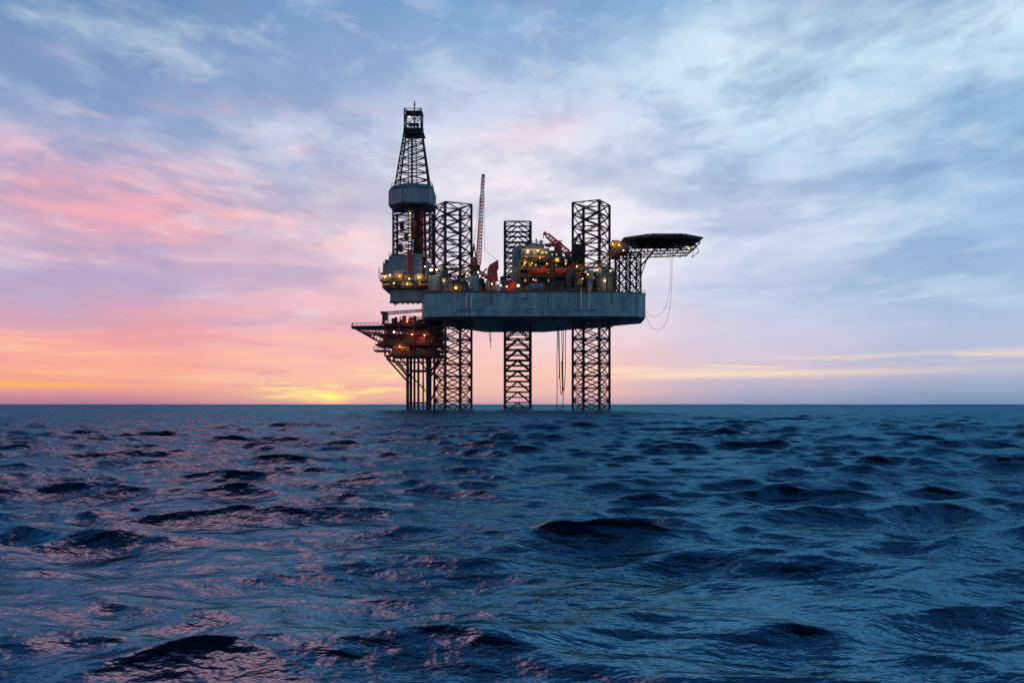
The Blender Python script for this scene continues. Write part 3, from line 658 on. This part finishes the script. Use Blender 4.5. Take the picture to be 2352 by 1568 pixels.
# broad bright veils: upper right and general light cloud
c=mixc(math_('MULTIPLY',gauss(0.30,0.20,0.36,0.06,0.08),math_('MULTIPLY',sm(nB,0.34,0.60),0.85)),c,s2l((216,239,251)))
c=mixc(math_('MULTIPLY',math_('MULTIPLY',sm(nB,0.46,0.70),0.42),math_('MULTIPLY',up,infr)),c,s2l((224,236,250)))
# broad pink bank on the sunset side
c=mixc(math_('MULTIPLY',gauss(-0.40,0.19,0.195,0.045,-0.12),math_('MULTIPLY',sm(nB,0.30,0.58),0.66)),c,s2l((252,168,178)))
c=mixc(math_('MULTIPLY',gauss(-0.22,0.16,0.085,0.03,0.0),math_('MULTIPLY',sm(nC,0.38,0.6),0.45)),c,s2l((252,176,180)))
pk=math_('MULTIPLY',math_('MULTIPLY',sm(nz(9,16,21.0,4,0.55,0.3),0.56,0.70),sm(s,0.15,-0.2)),math_('MULTIPLY',math_('MULTIPLY',sm(t,0.15,0.22),sm(t,0.38,0.28)),0.4))
c=mixc(pk,c,s2l((236,172,190)))
c=mixc(math_('MULTIPLY',gauss(0.025,0.06,0.292,0.020,0.25),math_('MULTIPLY',sm(nB,0.30,0.55),0.65)),c,s2l((244,206,220)))
# soft banks of blue-grey cloud
dkamt=math_('ADD',math_('MULTIPLY',sm(s,-0.05,-0.3),0.16),0.50)
topw=math_('ADD',math_('MULTIPLY',sm(t,0.08,0.26),0.7),0.3)
c=mixc(math_('MULTIPLY',math_('MULTIPLY',sm(nC,0.45,0.62),dkamt),math_('MULTIPLY',up,topw)),c,s2l((124,153,197)))
nD=nz(16,12,33.0,5,0.58,0.4)
c=mixc(math_('MULTIPLY',math_('MULTIPLY',sm(nD,0.46,0.66),0.28),math_('MULTIPLY',up,topw)),c,s2l((124,152,196)))
c=mixc(math_('MULTIPLY',math_('MULTIPLY',sm(nD,0.48,0.32),0.18),math_('MULTIPLY',up,infr)),c,s2l((240,242,250)))
# pale glow behind and beside the derrick
c=mixc(math_('MULTIPLY',gauss(0.0,0.16,0.20,0.10),math_('MULTIPLY',sm(nB,0.25,0.62),0.62)),c,s2l((249,240,246)))
# lavender bars across the sunset
nL=nz(3.5,26,55.0,4,0.55,0.3,yy=t)
c=mixc(math_('MULTIPLY',math_('MULTIPLY',sm(nL,0.48,0.62),0.5),math_('MULTIPLY',band(t,0.05,0.08,0.16,0.20),sm(s,0.0,-0.25))),c,s2l((178,162,198)))
nM=nz(7,70,75.0,4,0.6,0.4,yy=t)
c=mixc(math_('MULTIPLY',math_('MULTIPLY',sm(nM,0.50,0.64),0.4),math_('MULTIPLY',band(t,0.006,0.02,0.07,0.10),sm(s,0.05,-0.15))),c,s2l((228,150,160)))
c=mixc(math_('MULTIPLY',math_('MULTIPLY',sm(nM,0.48,0.36),0.4),math_('MULTIPLY',band(t,0.006,0.02,0.06,0.09),sm(s,0.0,-0.2))),c,s2l((255,202,160)))
# blue patch at the top right corner
c=mixc(math_('MULTIPLY',gauss(0.42,0.07,0.42,0.03),math_('MULTIPLY',sm(nB,0.35,0.6),0.8)),c,s2l((70,130,185)))
# unseen pink patch added for reflections in the water; zenith darkened for wave troughs
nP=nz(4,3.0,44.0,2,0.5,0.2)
added_rose=math_('MULTIPLY',math_('MULTIPLY',math_('ADD',math_('MULTIPLY',sm(nP,0.38,0.62),0.5),0.5),band(t,0.46,0.66,0.95,1.4)),math_('MULTIPLY',band(s,-0.62,-0.44,-0.28,-0.08),sm(y,0.0,0.3)))
c=mixc(added_rose,c,(3.4,0.72,0.66))
c=mixc(sm(t,0.9,2.2),c,s2l((6,30,54)))
st=nz(4.5,85,3.3,4,0.6,0.2,yy=t)
st2=nz(16,130,13.3,5,0.6,0.5,yy=t)
k1=math_('MULTIPLY',math_('MULTIPLY',sm(st2,0.50,0.58),band(t,0.003,0.010,0.026,0.046)),band(s,-0.29,-0.24,-0.14,-0.07))
c=mixc(math_('MULTIPLY',k1,0.85),c,s2l((255,228,150)))
k2=math_('MULTIPLY',math_('MULTIPLY',sm(st,0.42,0.54),math_('ADD',gauss(0.30,0.26,0.043,0.005,0.03),gauss(0.2,0.2,0.031,0.004,0.01))),sm(s,-0.02,0.12))
c=mixc(math_('MULTIPLY',k2,0.8),c,s2l((255,226,196)))
k3=math_('MULTIPLY',math_('MULTIPLY',sm(st,0.44,0.58),band(t,0.012,0.018,0.022,0.034)),sm(s,-0.35,-0.44))
c=mixc(math_('MULTIPLY',k3,0.75),c,s2l((255,180,84)))
# sun glow on the horizon, broken by thin bars of cloud
c=mixc(math_('MULTIPLY',gauss(-0.195,0.045,0.011,0.013),0.25),c,s2l((255,200,140)))
g=gauss(-0.194,0.019,0.008,0.006)
c=mixc(math_('MULTIPLY',g,math_('ADD',math_('MULTIPLY',sm(st2,0.42,0.54),0.6),0.4)),c,(1.8,1.05,0.24))
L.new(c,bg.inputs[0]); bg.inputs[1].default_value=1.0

# low sun at the horizon, diffused by cloud
sd=bpy.data.lights.new('sun','SUN'); sd.energy=0.04; sd.angle=math.radians(20); sd.color=(1,0.6,0.4)
so=bpy.data.objects.new('sun',sd); COL.objects.link(so); so.location=(-60,200,60)
az=math.radians(-11.2); el=math.radians(2.0)
so.rotation_euler=Vector((math.sin(az)*math.cos(el),math.cos(az)*math.cos(el),math.sin(el))).to_track_quat('Z','Y').to_euler()

cd=bpy.data.cameras.new('camera'); cam=bpy.data.objects.new('camera',cd); COL.objects.link(cam)
cam.location=(0,-DIST,EYE); cam.rotation_euler=(math.radians(90),0,0); cd.lens=2133*36/2352; cd.sensor_width=36; cd.shift_y=144/2352
cd.clip_start=0.1; cd.clip_end=100000
scene.camera=cam
